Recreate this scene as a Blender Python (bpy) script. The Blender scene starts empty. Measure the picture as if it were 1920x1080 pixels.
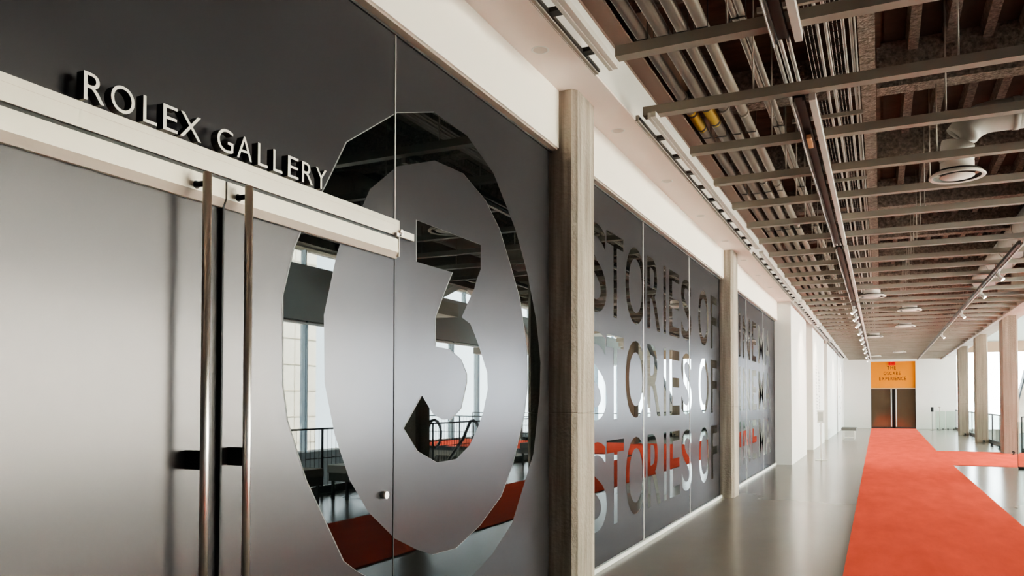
import bpy, bmesh, math, random
from math import sin, cos, pi, radians, sqrt
from mathutils import Vector, Matrix

random.seed(7)
SC = bpy.context.scene
COL = SC.collection

# ------------------------------------------------------------------ materials
MATS = {}

def _new(name):
    m = bpy.data.materials.new(name)
    m.use_nodes = True
    nt = m.node_tree
    nt.nodes.clear()
    return m, nt, nt.nodes, nt.links

def mat(name, color, rough=0.6, metal=0.0, spec=0.5, var=0.0, scale=(4, 4, 4), bump=0.0, bump_scale=40.0,
        color2=None, detail=4.0, emit=None, emit_s=0.0, rough_var=0.0, thresh=None):
    m, nt, N, L = _new(name)
    out = N.new('ShaderNodeOutputMaterial')
    p = N.new('ShaderNodeBsdfPrincipled')
    L.new(p.outputs[0], out.inputs[0])
    p.inputs['Base Color'].default_value = (*color, 1)
    p.inputs['Roughness'].default_value = rough
    p.inputs['Metallic'].default_value = metal
    p.inputs['Specular IOR Level'].default_value = spec
    if emit:
        p.inputs['Emission Color'].default_value = (*emit, 1)
        p.inputs['Emission Strength'].default_value = emit_s
    if var or color2 or bump or rough_var:
        tc = N.new('ShaderNodeTexCoord')
        mp = N.new('ShaderNodeMapping')
        mp.inputs['Scale'].default_value = scale
        L.new(tc.outputs['Object'], mp.inputs[0])
        nz = N.new('ShaderNodeTexNoise')
        nz.inputs['Scale'].default_value = 1.0
        nz.inputs['Detail'].default_value = detail
        nz.inputs['Roughness'].default_value = 0.6
        L.new(mp.outputs[0], nz.inputs['Vector'])
        if var or color2:
            cr = N.new('ShaderNodeValToRGB')
            a = color
            b = color2 if color2 else tuple(min(1, c * (1 + var)) for c in color)
            if not color2:
                a = tuple(c * (1 - var) for c in color)
            lo, hi = thresh if thresh else (0.3, 0.7)
            cr.color_ramp.elements[0].position = lo
            cr.color_ramp.elements[1].position = hi
            cr.color_ramp.elements[0].color = (*a, 1)
            cr.color_ramp.elements[1].color = (*b, 1)
            L.new(nz.outputs['Fac'], cr.inputs[0])
            L.new(cr.outputs[0], p.inputs['Base Color'])
        if rough_var:
            mr = N.new('ShaderNodeMapRange')
            mr.inputs['To Min'].default_value = rough - rough_var
            mr.inputs['To Max'].default_value = rough + rough_var
            L.new(nz.outputs['Fac'], mr.inputs[0])
            L.new(mr.outputs[0], p.inputs['Roughness'])
        if bump:
            nb = N.new('ShaderNodeTexNoise')
            nb.inputs['Scale'].default_value = bump_scale
            nb.inputs['Detail'].default_value = 3
            L.new(tc.outputs['Object'], nb.inputs['Vector'])
            bp = N.new('ShaderNodeBump')
            bp.inputs['Strength'].default_value = bump
            bp.inputs['Distance'].default_value = 0.03
            L.new(nb.outputs['Fac'], bp.inputs['Height'])
            L.new(bp.outputs[0], p.inputs['Normal'])
    MATS[name] = m
    return m

def coated(name, diff, ior, rough, tint=(1, 1, 1), extra=0.0, scale=1.0):
    """Opaque dark pane: a diffuse base under a Fresnel reflection."""
    m, nt, N, L = _new(name)
    out = N.new('ShaderNodeOutputMaterial')
    mx = N.new('ShaderNodeMixShader')
    fr = N.new('ShaderNodeFresnel')
    fr.inputs['IOR'].default_value = ior
    d = N.new('ShaderNodeBsdfDiffuse')
    d.inputs['Color'].default_value = (*diff, 1)
    g = N.new('ShaderNodeBsdfGlossy')
    g.inputs['Color'].default_value = (*tint, 1)
    g.inputs['Roughness'].default_value = rough
    ad = N.new('ShaderNodeMath')
    ad.operation = 'MULTIPLY_ADD'
    ad.use_clamp = True
    ad.inputs[1].default_value = scale
    ad.inputs[2].default_value = extra
    L.new(fr.outputs[0], ad.inputs[0])
    L.new(ad.outputs[0], mx.inputs[0])
    L.new(d.outputs[0], mx.inputs[1])
    L.new(g.outputs[0], mx.inputs[2])
    L.new(mx.outputs[0], out.inputs[0])
    MATS[name] = m
    return m

def clear_glass(name, tint=(0.955, 0.97, 0.97), ior=1.5):
    """Thin clear pane: see-through with a Fresnel reflection."""
    m, nt, N, L = _new(name)
    out = N.new('ShaderNodeOutputMaterial')
    mx = N.new('ShaderNodeMixShader')
    lw = N.new('ShaderNodeLayerWeight')
    lw.inputs['Blend'].default_value = 0.5
    pw = N.new('ShaderNodeMath'); pw.operation = 'POWER'; pw.inputs[1].default_value = 5.0
    fr = N.new('ShaderNodeMath'); fr.operation = 'MULTIPLY_ADD'; fr.inputs[1].default_value = 0.9; fr.inputs[2].default_value = 0.05
    L.new(lw.outputs['Facing'], pw.inputs[0])
    L.new(pw.outputs[0], fr.inputs[0])
    t = N.new('ShaderNodeBsdfTransparent')
    t.inputs['Color'].default_value = (*tint, 1)
    g = N.new('ShaderNodeBsdfGlossy')
    g.inputs['Roughness'].default_value = 0.0
    L.new(fr.outputs[0], mx.inputs[0])
    L.new(t.outputs[0], mx.inputs[1])
    L.new(g.outputs[0], mx.inputs[2])
    L.new(mx.outputs[0], out.inputs[0])
    MATS[name] = m
    return m

mat('white_wall', (0.74, 0.725, 0.69), 0.75, var=0.03, scale=(.5, .5, .5))
mat('white_trim', (0.86, 0.81, 0.73), 0.7, var=0.02, scale=(.7, .7, .7))
mat('soffit', (0.88, 0.775, 0.72), 0.75, var=0.03, scale=(.6, .6, .6))
mat('floor', (0.235, 0.212, 0.186), 0.20, spec=0.20, var=0.08, scale=(0.55, 0.35, 1), detail=5, rough_var=0.015)
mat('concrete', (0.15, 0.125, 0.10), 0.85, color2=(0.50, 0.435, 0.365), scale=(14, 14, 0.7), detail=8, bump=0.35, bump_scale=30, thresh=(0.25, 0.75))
mat('concrete_smooth', (0.30, 0.26, 0.22), 0.85, color2=(0.40, 0.36, 0.30), scale=(1, 1, 4), detail=6, bump=0.2)
mat('carpet', (0.93, 0.15, 0.10), 0.95, spec=0.0, var=0.08, scale=(3, .8, 3), bump=0.25, bump_scale=220)
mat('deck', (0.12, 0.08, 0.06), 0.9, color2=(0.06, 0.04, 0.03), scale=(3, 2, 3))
mat('brick_deck', (0.16, 0.085, 0.055), 0.9, color2=(0.06, 0.036, 0.025), scale=(2.5, 7, 3))
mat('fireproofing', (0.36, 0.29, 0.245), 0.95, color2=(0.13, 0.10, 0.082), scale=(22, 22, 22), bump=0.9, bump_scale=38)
mat('strut', (0.30, 0.265, 0.225), 0.55, metal=0.1, var=0.08, scale=(2, 2, 2))
mat('strut_light', (0.46, 0.42, 0.37), 0.45, metal=0.2)
mat('pipe', (0.225, 0.185, 0.15), 0.55, metal=0.1, var=0.12, scale=(2, 1.5, 2))
mat('conduit', (0.40, 0.35, 0.305), 0.45, metal=0.4)
mat('raceway', (0.62, 0.58, 0.53), 0.45, metal=0.2)
mat('track_dark', (0.05, 0.042, 0.036), 0.5)
mat('duct', (0.52, 0.50, 0.46), 0.5, metal=0.25, var=0.06, scale=(3, 3, 3))
mat('diffuser_white', (0.75, 0.70, 0.64), 0.6)
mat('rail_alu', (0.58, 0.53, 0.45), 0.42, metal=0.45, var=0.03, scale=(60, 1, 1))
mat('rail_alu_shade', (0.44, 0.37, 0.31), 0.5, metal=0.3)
mat('steel', (0.82, 0.74, 0.68), 0.30, metal=1.0)
mat('letter_face', (0.62, 0.585, 0.53), 0.42, metal=0.35)
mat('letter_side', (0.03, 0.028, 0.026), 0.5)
mat('black', (0.008, 0.008, 0.008), 0.5)
mat('dark_metal', (0.03, 0.034, 0.036), 0.45, metal=0.3)
mat('baseboard', (0.72, 0.72, 0.70), 0.5, metal=0.1)
mat('joint', (0.62, 0.60, 0.56), 0.4)
mat('film_edge_glare', (0.22, 0.225, 0.22), 0.5)  # pale grey painted as glare along the film's cut edges
mat('mullion', (0.30, 0.38, 0.46), 0.45, metal=0.3)
mat('bulkhead', (0.34, 0.35, 0.33), 0.75)
mat('atrium_white', (0.45, 0.47, 0.44), 0.8)
mat('void_wall', (0.14, 0.15, 0.145), 0.8, var=0.15, scale=(1, 6, .2))
mat('brown_band', (0.26, 0.17, 0.11), 0.8)
mat('orange', (0.72, 0.25, 0.02), 0.8, spec=0.1, var=0.05, scale=(.6, .6, .6))
mat('orange_text', (0.10, 0.02, 0.006), 0.8)
mat('exit_red', (0.75, 0.01, 0.008), 0.6, spec=0.1)
mat('exit_text', (0.22, 0.0, 0.0), 0.6)
mat('yellow_label', (0.52, 0.36, 0.05), 0.55)
mat('bench_pad', (0.42, 0.42, 0.40), 0.6)
mat('bench_dark', (0.16, 0.16, 0.155), 0.6)
mat('white_paint', (0.80, 0.79, 0.76), 0.5)
mat('sign_print', (0.5, 0.51, 0.48), 0.7)
mat('wall_print', (0.36, 0.36, 0.34), 0.7)
mat('lens', (0.95, 0.9, 0.8), 0.3, emit=(1, 0.9, 0.75), emit_s=4.0)
mat('lens_dim', (0.7, 0.66, 0.6), 0.4, emit=(1, 0.88, 0.75), emit_s=0.6)
mat('stone', (0.70, 0.665, 0.57), 0.85, var=0.06, scale=(.3, .3, .3))
mat('stone_joint', (0.40, 0.36, 0.28), 0.85)
mat('street', (0.35, 0.35, 0.34), 0.9, var=0.1)
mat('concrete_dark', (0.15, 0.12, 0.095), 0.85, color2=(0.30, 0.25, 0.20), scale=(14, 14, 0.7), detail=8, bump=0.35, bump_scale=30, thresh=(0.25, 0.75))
mat('ledger', (0.19, 0.125, 0.10), 0.7)
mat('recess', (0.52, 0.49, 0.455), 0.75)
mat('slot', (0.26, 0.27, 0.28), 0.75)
mat('aperture', (0.64, 0.56, 0.515), 0.7)
mat('tray', (0.06, 0.047, 0.04), 0.6)
mat('dark_wall', (0.10, 0.10, 0.10), 0.8)
mat('orange_tape', (0.65, 0.33, 0.16), 0.6)
coated('frosted', (0.036, 0.0345, 0.037), 1.5, 0.24, (1.0, 0.955, 1.0), 0.056, 0.10)
coated('mirror_clear', (0.004, 0.005, 0.005), 1.55, 0.012, (0.97, 1.0, 0.99), 0.004)
coated('door_dark', (0.10, 0.07, 0.045), 1.5, 0.04, (1, 0.88, 0.72), 0.10)
clear_glass('glass')
clear_glass('rail_glass', (0.86, 0.92, 0.89))

# ------------------------------------------------------------------ geometry helpers
def ob(name, bm, m, parent=None, smooth=False):
    """Link one bmesh as ONE mesh object."""
    me = bpy.data.meshes.new(name)
    bmesh.ops.recalc_face_normals(bm, faces=bm.faces)
    bm.to_mesh(me)
    bm.free()
    ms = m if isinstance(m, (list, tuple)) else [m]
    for k in ms:
        me.materials.append(MATS[k])
    if smooth:
        for p in me.polygons:
            p.use_smooth = True
    o = bpy.data.objects.new(name, me)
    COL.objects.link(o)
    if parent is not None:
        o.parent = parent
        # parents here carry pure translations; keep world placement
        o.matrix_parent_inverse = Matrix.Translation(parent_world(parent)).inverted()
    return o

def parent_world(o):
    return Vector(WORLD.get(o.name, (0, 0, 0)))

WORLD = {}

def thing(name, label, cat, loc=(0, 0, 0), group=None, kind=None):
    o = bpy.data.objects.new(name, None)
    COL.objects.link(o)
    o.location = loc
    o.empty_display_size = 0.1
    WORLD[o.name] = Vector(loc)
    tag(o, label, cat, group, kind)
    return o

def tag(o, label=None, cat=None, group=None, kind=None):
    if label: o['label'] = label
    if cat: o['category'] = cat
    if group: o['group'] = group
    if kind: o['kind'] = kind
    return o

def box(bm, x0, x1, y0, y1, z0, z1, mi=0):
    vs = [bm.verts.new((x, y, z)) for x in (x0, x1) for y in (y0, y1) for z in (z0, z1)]
    for f in ((0, 1, 3, 2), (4, 6, 7, 5), (0, 4, 5, 1), (2, 3, 7, 6), (0, 2, 6, 4), (1, 5, 7, 3)):
        fc = bm.faces.new([vs[i] for i in f])
        fc.material_index = mi
    return vs

def B(*boxes):
    bm = bmesh.new()
    for b in boxes:
        box(bm, *b)
    return bm

def bevel(bm, w, seg=2):
    bmesh.ops.bevel(bm, geom=list(bm.edges), offset=w, segments=seg, affect='EDGES', profile=0.5)
    return bm

def frame_axes(d):
    d = d.normalized()
    up = Vector((0, 0, 1)) if abs(d.z) < 0.9 else Vector((1, 0, 0))
    a = d.cross(up).normalized()
    b = a.cross(d).normalized()
    return a, b

def tube(bm, pts, r, n=10, cap=True, mi=0):
    """Tube of radius r (or list of radii) along a polyline."""
    pts = [Vector(p) for p in pts]
    rings = []
    for i, p in enumerate(pts):
        if i == 0: d = pts[1] - p
        elif i == len(pts) - 1: d = p - pts[i - 1]
        else: d = (pts[i + 1] - p).normalized() + (p - pts[i - 1]).normalized()
        a, b = frame_axes(d)
        rr = r[i] if isinstance(r, (list, tuple)) else r
        rings.append([bm.verts.new(p + a * (rr * cos(2 * pi * k / n)) + b * (rr * sin(2 * pi * k / n))) for k in range(n)])
    for i in range(len(rings) - 1):
        for k in range(n):
            f = bm.faces.new((rings[i][k], rings[i][(k + 1) % n], rings[i + 1][(k + 1) % n], rings[i + 1][k]))
            f.smooth = True
            f.material_index = mi
    if cap:
        for rg in (rings[0], rings[-1]):
            try:
                f = bm.faces.new(rg)
                f.material_index = mi
            except ValueError:
                pass
    return bm

def lathe(bm, prof, n=32, center=(0, 0, 0), mi=0):
    """prof: list of (radius, z). Revolved about the vertical axis through center."""
    cx, cy, cz = center
    rings = []
    for r, z in prof:
        if r < 1e-6:
            rings.append([bm.verts.new((cx, cy, cz + z))])
        else:
            rings.append([bm.verts.new((cx + r * cos(2 * pi * k / n), cy + r * sin(2 * pi * k / n), cz + z)) for k in range(n)])
    for i in range(len(rings) - 1):
        a, b = rings[i], rings[i + 1]
        for k in range(n):
            k2 = (k + 1) % n
            vs = ([a[0]] if len(a) == 1 else [a[k], a[k2]]) + ([b[0]] if len(b) == 1 else [b[k2], b[k]])
            if len(vs) > 2:
                f = bm.faces.new(vs)
                f.smooth = True
                f.material_index = mi
    return bm

def poly_yz(bm, pts, x):
    return bm.faces.new([bm.verts.new((x, y, z)) for y, z in pts])

def filled_ring(outer, inner, x):
    bm = bmesh.new()
    ed = []
    for loop in (outer, inner):
        vs = [bm.verts.new((x, y, z)) for y, z in loop]
        ed += [bm.edges.new((vs[i], vs[(i + 1) % len(vs)])) for i in range(len(vs))]
    bmesh.ops.triangle_fill(bm, use_beauty=True, use_dissolve=False, edges=ed, normal=(1, 0, 0))
    # drop any triangles that filled the hole
    def inside(p, poly):
        c = False
        j = len(poly) - 1
        for i in range(len(poly)):
            (yi, zi), (yj, zj) = poly[i], poly[j]
            if (zi > p[1]) != (zj > p[1]) and p[0] < (yj - yi) * (p[1] - zi) / (zj - zi) + yi:
                c = not c
            j = i
        return c
    kill = []
    for f in bm.faces:
        c = f.calc_center_median()
        if inside((c.y, c.z), inner):
            kill.append(f)
    bmesh.ops.delete(bm, geom=kill, context='FACES')
    return bm

def clip(bm, axis, val, keep_above):
    no = [0, 0, 0]; no[axis] = 1
    co = [0, 0, 0]; co[axis] = val
    geom = list(bm.verts) + list(bm.edges) + list(bm.faces)
    bmesh.ops.bisect_plane(bm, geom=geom, plane_co=co, plane_no=no, clear_inner=keep_above, clear_outer=not keep_above)
    return bm

def clipped_copy(bm, y0=None, y1=None, z0=None, z1=None):
    c = bm.copy()
    if y0 is not None: clip(c, 1, y0, True)
    if y1 is not None: clip(c, 1, y1, False)
    if z0 is not None: clip(c, 2, z0, True)
    if z1 is not None: clip(c, 2, z1, False)
    return c

_glyphs = {}
def glyph(ch, weight=0.0, depth=0.0):
    """Flat or extruded letter as (verts, faces), normalised to a 1 x 1 box in x, y."""
    key = (ch, weight, depth)
    if key in _glyphs:
        return _glyphs[key]
    cu = bpy.data.curves.new('glyph', 'FONT')
    cu.body = ch
    cu.offset = weight
    cu.extrude = depth
    cu.resolution_u = 6
    o = bpy.data.objects.new('glyph', cu)
    COL.objects.link(o)
    bpy.context.view_layer.update()
    me = bpy.data.meshes.new_from_object(o.evaluated_get(bpy.context.evaluated_depsgraph_get()))
    vs = [v.co.copy() for v in me.vertices]
    fs = [tuple(p.vertices) for p in me.polygons]
    COL.objects.unlink(o)
    bpy.data.objects.remove(o)
    bpy.data.curves.remove(cu)
    bpy.data.meshes.remove(me)
    x0 = min(v.x for v in vs); x1 = max(v.x for v in vs)
    y0 = min(v.y for v in vs); y1 = max(v.y for v in vs)
    asp = (x1 - x0) / (y1 - y0)
    vs = [Vector(((v.x - x0) / (x1 - x0), (v.y - y0) / (y1 - y0), v.z)) for v in vs]
    _glyphs[key] = (vs, fs, asp)
    return _glyphs[key]

def put_glyph(bm, ch, fn, weight=0.0, depth=0.0):
    """fn maps normalised (u, v, w) to a world point."""
    vs, fs, asp = glyph(ch, weight, depth)
    nv = [bm.verts.new(fn(v.x, v.y, v.z)) for v in vs]
    for f in fs:
        try:
            bm.faces.new([nv[i] for i in f])
        except ValueError:
            pass

ORD = ['first', 'second', 'third', 'fourth', 'fifth', 'sixth', 'seventh', 'eighth', 'ninth', 'tenth', 'eleventh', 'twelfth',
       'thirteenth', 'fourteenth', 'fifteenth', 'sixteenth', 'seventeenth', 'eighteenth', 'nineteenth', 'twentieth']

# ------------------------------------------------------------------ dimensions
YB, YE = -6.0, 51.5            # back and end of the corridor
GT = 3.65                      # glass top
SOF = 4.13                     # soffit underside
COLS_L = [(5.84, 6.32), (13.23, 13.75)]
CXR0, CXR1 = 5.80, 6.24        # right-hand columns
WX = 13.5                      # window wall of the atrium

# ------------------------------------------------------------------ floor and carpets
fl = ob('floor', B((-0.6, 6.45, YB, YE + 1.2, -0.3, 0.0), (6.45, WX, 21.9, 29.3, -0.3, 0.0)), 'floor')
tag(fl, 'polished grey concrete floor of the corridor', 'floor', kind='structure')
lf = ob('floor_lower', B((6.45, WX, YB, YE + 1.2, -4.9, -4.6)), 'void_wall')
tag(lf, 'lower floor seen down the void beside the corridor', 'floor', kind='structure')

def runner(name, label, pts):
    bm = bmesh.new()
    f = bm.faces.new([bm.verts.new((x, y, 0.001)) for x, y in pts])
    r = bmesh.ops.extrude_face_region(bm, geom=[f])
    for v in r['geom']:
        if isinstance(v, bmesh.types.BMVert):
            v.co.z = 0.013
    return tag(ob(name, bm, 'carpet'), label, 'carpet')
runner('red_carpet', 'long red carpet runner down the corridor to the orange doorway', [(2.15, YB + 1), (4.06, YB + 1), (4.05, 28.6), (4.30, 51.35), (1.92, 51.35)])
runner('red_carpet', 'red carpet branch turning right between the columns', [(4.052, 22.45), (13.3, 22.45), (13.3, 28.65), (4.052, 28.65)])

# ------------------------------------------------------------------ left gallery front
# opaque shell behind the glass
w = ob('wall_left', B((-0.75, -0.6, YB, 21.0, -0.3, 5.4)), 'black')
tag(w, 'dark gallery interior behind the glass front', 'wall', kind='structure')

def pane(bm_boxes, name, parent, m='frosted'):
    return ob(name, B(*bm_boxes), m, parent)

outer = [(3.604, 3.205), (4.004, 3.345), (4.42, 3.33), (4.80, 3.186), (5.16, 2.866), (5.381, 2.564), (5.544, 2.233), (5.63, 1.903),
         (5.615, 1.65), (5.494, 1.197), (5.112, 0.718), (4.795, 0.551), (4.502, 0.457), (4.10, 0.42), (3.66, 0.52), (3.258, 0.735), (3.157, 0.802), (3.031, 0.992),
         (2.873, 1.230), (2.744, 1.507), (2.710, 1.675), (2.705, 2.071), (2.773, 2.292), (2.826, 2.392), (2.992, 2.638), (3.156, 2.904)]
inner = [(3.606, 2.906), (4.012, 3.054), (4.364, 3.07), (4.68, 2.971), (4.902, 2.815), (5.087, 2.579), (5.246, 2.364), (5.372, 2.013),
         (5.393, 1.73), (5.325, 1.488), (5.128, 1.141), (4.935, 0.93), (4.613, 0.77), (4.289, 0.673), (3.999, 0.684), (3.822, 0.746),
         (3.604, 0.842), (3.356, 1.02), (3.196, 1.201), (3.075, 1.434), (2.995, 1.686), (2.987, 2.015), (3.078, 2.315), (3.119, 2.407),
         (3.293, 2.616), (3.353, 2.715)]
three = [(3.812, 2.648), (4.611, 2.651), (4.612, 2.486), (4.551, 2.405), (4.521, 2.344), (4.426, 2.231), (4.349, 2.136), (4.464, 2.105), (4.523, 2.044), (4.591, 1.963), (4.709, 1.796), (4.718, 1.68), (4.648, 1.517), (4.571, 1.419), (4.461, 1.311), (4.285, 1.233), (4.051, 1.229), (3.835, 1.309), (3.689, 1.446), (3.878, 1.63), (4.005, 1.519), (4.118, 1.485), (4.23, 1.489), (4.352, 1.552), (4.426, 1.717), (4.426, 1.776), (4.35, 1.866), (4.2, 1.922), (4.033, 1.928), (4.032, 2.108), (4.113, 2.234), (4.184, 2.336), (4.237, 2.408), (3.814, 2.406)]
three.reverse()
GX = 0.0016                    # clear shapes lie a hair proud of the frosted film
ring = filled_ring(outer, inner, GX)
ring_glare = filled_ring([(y - 0.007, z + 0.001) for y, z in outer], [(y - 0.005, z + 0.001) for y, z in inner], GX * 0.5)  # shifted copy, so the painted glare shows on left edges only
num = bmesh.new(); poly_yz(num, three, GX); num.normal_update(); bmesh.ops.triangulate(num, faces=num.faces)
num_glare = bmesh.new(); poly_yz(num_glare, [(y - 0.007, z + 0.001) for y, z in three], GX * 0.5); num_glare.normal_update(); bmesh.ops.triangulate(num_glare, faces=num_glare.faces)  # same painted edge glare for the numeral

T = -0.018                     # pane thickness, behind x = 0
# window_1: glazing above the doors
w1 = thing('window_1', 'wide frosted glass pane above the double doors, behind the letters', 'window', (0, 1.3, 2.6), kind='structure')
ob('pane', B((T, 0, YB, 3.580, 2.54, GT)), 'frosted', w1)
ob('clear_ring', clipped_copy(ring, y1=3.580, z0=2.55), 'mirror_clear', w1)
ob('film_edge_glare', clipped_copy(ring_glare, y1=3.580, z0=2.55), 'film_edge_glare', w1)
# window_2: sidelight with the numeral
w2 = thing('window_2', 'frosted glass pane with a clear numeral 3 inside a ring, left of the nearest column', 'window', (0, 4.7, 0), kind='structure')
ob('pane', B((T, 0, 3.592, 5.80, 0.045, GT)), 'frosted', w2)
ob('clear_ring', clipped_copy(ring, y0=3.594, y1=5.80), 'mirror_clear', w2)
ob('film_edge_glare', clipped_copy(ring_glare, y0=3.594, y1=5.80), 'film_edge_glare', w2)
ob('numeral', num, 'mirror_clear', w2)
ob('numeral_glare', num_glare, 'film_edge_glare', w2)
ob('glass_joint', B((T, 0.004, 3.5825, 3.5895, 2.54, GT)), 'joint', w2)
ob('glass_joint', B((T, 0.003, 3.5855, 3.591, 0.045, 2.40)), 'black', w2)
# left sidelight (mostly outside the frame)
w3 = thing('window_3', 'frosted glass sidelight at the left of the double doors', 'window', (0, 0, 0), kind='structure')
ob('pane', B((T, 0, YB, 1.06, 0.045, 2.5)), 'frosted', w3)

# doors
def door(name, label, y0, y1, handle_y, hinge_right):
    d = thing(name, label, 'door', (0, (y0 + y1) / 2, 0), kind='structure')
    ob('pane', B((T, 0, y0, y1, 0.06, 2.40)), 'frosted', d)
    # top rail with a bevelled lower lip; the free end is cut like the photo's meeting stile
    bm = bmesh.new()
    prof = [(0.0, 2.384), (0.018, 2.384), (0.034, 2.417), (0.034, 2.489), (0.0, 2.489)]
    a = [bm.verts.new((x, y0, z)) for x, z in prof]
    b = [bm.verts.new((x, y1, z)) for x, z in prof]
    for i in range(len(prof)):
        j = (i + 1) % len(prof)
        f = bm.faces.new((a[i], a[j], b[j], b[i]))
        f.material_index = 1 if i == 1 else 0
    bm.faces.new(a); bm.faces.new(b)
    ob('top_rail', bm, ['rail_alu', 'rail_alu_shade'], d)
    ob('bottom_rail', bevel(B((-0.02, 0.034, y0, y1, 0.012, 0.10)), 0.004), 'rail_alu', d)
    # pull handle: long round bar on standoffs with a black lock box
    bm = bmesh.new()
    tube(bm, [(0.092, handle_y, 0.32), (0.092, handle_y, 2.478)], 0.0165, 20)
    h = ob('door_handle', bm, 'steel', d)
    bm = bmesh.new()
    for z in (2.437, 0.38):
        tube(bm, [(0.030, handle_y, z), (0.085, handle_y, z)], 0.011, 12)
        tube(bm, [(0.030, handle_y, z), (0.036, handle_y, z)], 0.016, 12)
    ob('handle_mount', bm, 'dark_metal', h)
    bm = B((0.001, 0.086, handle_y - 0.012, handle_y + 0.012, 1.336, 1.409))
    ob('lock_box', bm, 'black', h)
    return d
d1 = door('door_1', 'frosted glass door leaf with the left of two tall pull handles', 1.075, 2.326, 2.178, False)
d2 = door('door_2', 'frosted glass door leaf crossed by the clear ring, right of two pull handles', 2.336, 3.582, 2.396, True)
ob('clear_ring', clipped_copy(ring, y0=2.34, y1=3.580, z1=2.392), 'mirror_clear', d2)
ob('film_edge_glare', clipped_copy(ring_glare, y0=2.34, y1=3.580, z1=2.392), 'film_edge_glare', d2)
bm = bmesh.new()
tube(bm, [(0.0, 3.485, 1.095), (0.030, 3.485, 1.095)], [0.020, 0.020], 20)
ob('lock_knob', bm, ['steel'], d2)

# transom bar above the doors, with fixing bracket
t1 = thing('trim_1', 'long pale metal transom bar under the letters', 'trim', (0, 1.3, 2.5), kind='structure')
ob('bar', B((0.0, 0.036, YB, 3.575, 2.505, 2.592)), 'rail_alu', t1)
ob('bar_gap_shade', B((0.001, 0.024, YB, 3.574, 2.4892, 2.5048)), 'black', t1)  # black strip standing in for the shade inside the gap
ob('meeting_gap_shade', B((0.0005, 0.020, 2.3262, 2.3358, 0.06, 2.4888)), 'black', t1)  # black backing put in as the shade between the two leaves
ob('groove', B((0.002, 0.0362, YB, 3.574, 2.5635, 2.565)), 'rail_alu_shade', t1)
ob('end_cap', bevel(B((0.0, 0.037, 3.575, 3.583, 2.392, 2.592)), 0.001, 1), 'rail_alu', t1)
bk = bmesh.new()
box(bk, 0.002, 0.022, 3.60, 3.755, 2.511, 2.552)
ob('bracket', bevel(bk, 0.002, 1), 'rail_alu', t1)
bm = bmesh.new()
tube(bm, [(0.036, 3.545, 2.508), (0.052, 3.545, 2.508)], 0.012, 14)
tube(bm, [(0.045, 3.535, 2.508), (0.045, 3.588, 2.522)], 0.007, 10)
tube(bm, [(0.022, 3.592, 2.528), (0.048, 3.592, 2.528)], [0.017, 0.017], 14)
ob('clamp', bm, 'steel', t1)

# the raised letters
sg = thing('gallery_sign', 'raised pale metal capital letters standing on the transom bar above the doors', 'sign', (0.05, 2.3, 2.58))
LET = [('R', 1.681, 1.757), ('O', 1.781, 1.873), ('L', 1.909, 1.967), ('E', 1.994, 2.058), ('X', 2.070, 2.170), ('G', 2.250, 2.334),
       ('A', 2.355, 2.437), ('L', 2.472, 2.529), ('L', 2.563, 2.620), ('E', 2.655, 2.724), ('R', 2.748, 2.822), ('Y', 2.843, 2.919)]
for ch, y0, y1 in LET:
    bm = bmesh.new()
    put_glyph(bm, ch, lambda u, v, w: (0.048 + 0.018 * (w / 0.1), y0 + u * (y1 - y0), 2.5925 + v * 0.094), weight=-0.006, depth=0.1)
    bm.normal_update()
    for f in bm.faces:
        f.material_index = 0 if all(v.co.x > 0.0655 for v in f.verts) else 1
    ob('letter', bm, ['letter_face', 'letter_side'], sg)

# bays two and three with their words
ROWS = [(2.445, 3.290), (1.420, 2.262), (0.370, 1.212)]
WORDS2 = [('S', 6.63, 7.27), ('T', 7.27, 7.83), ('O', 7.90, 8.66), ('R', 8.75, 9.33), ('I', 9.49, 9.61), ('E', 9.79, 10.33), ('S', 10.44, 11.06), ('O', 11.54, 12.28), ('F', 12.46, 12.95)]
WORDS3 = [('C', 14.25, 14.95), ('I', 15.20, 15.36), ('N', 15.64, 16.56), ('E', 16.85, 17.46), ('M', 17.76, 18.72), ('A', 18.88, 19.78)]
def words(lst):
    bm = bmesh.new()
    be = bmesh.new()
    for z0, z1 in ROWS:
        for ch, y0, y1 in lst:
            wt = 0.008
            put_glyph(bm, ch, lambda u, v, w: (GX, y0 + u * (y1 - y0), z0 + v * (z1 - z0)), weight=wt)
    return bm
wb2, wb3 = words(WORDS2), words(WORDS3)
BAYS = [(wb2, [6.34, 8.585, 10.935, 13.20], 'STORIES OF'), (wb3, [13.77, 16.06, 18.53, 20.66], 'CINEMA')]
WLAB = ['frosted glass pane just beyond the nearest column with the start of the tall words',
        'middle frosted pane of the second bay with clear tall letters',
        'frosted glass pane at the left of the second column with the letters OF',
        'frosted pane just beyond the second column with narrow clear letters',
        'middle frosted pane of the far glass bay with clear letters',
        'last frosted pane of the glass front, next to the white wall']
k = 4
for wb, ys, _ in BAYS:
    for i in range(3):
        y0, y1 = ys[i], ys[i + 1]
        wn = thing('window_%d' % k, WLAB[k - 4], 'window', (0, (y0 + y1) / 2, 0), kind='structure')
        ob('pane', B((T, 0, y0, y1 - 0.012, 0.045, GT)), 'frosted', wn)
        cc = clipped_copy(wb, y0=y0 + 0.002, y1=y1 - 0.014)
        if len(cc.faces):
            ob('lettering', cc, 'mirror_clear', wn)
        ob('glass_joint', B((T, 0.005, y1 - 0.022, y1, 0.045, GT)), 'joint' if i < 2 else 'black', wn)
        k += 1
nwin = k
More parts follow.
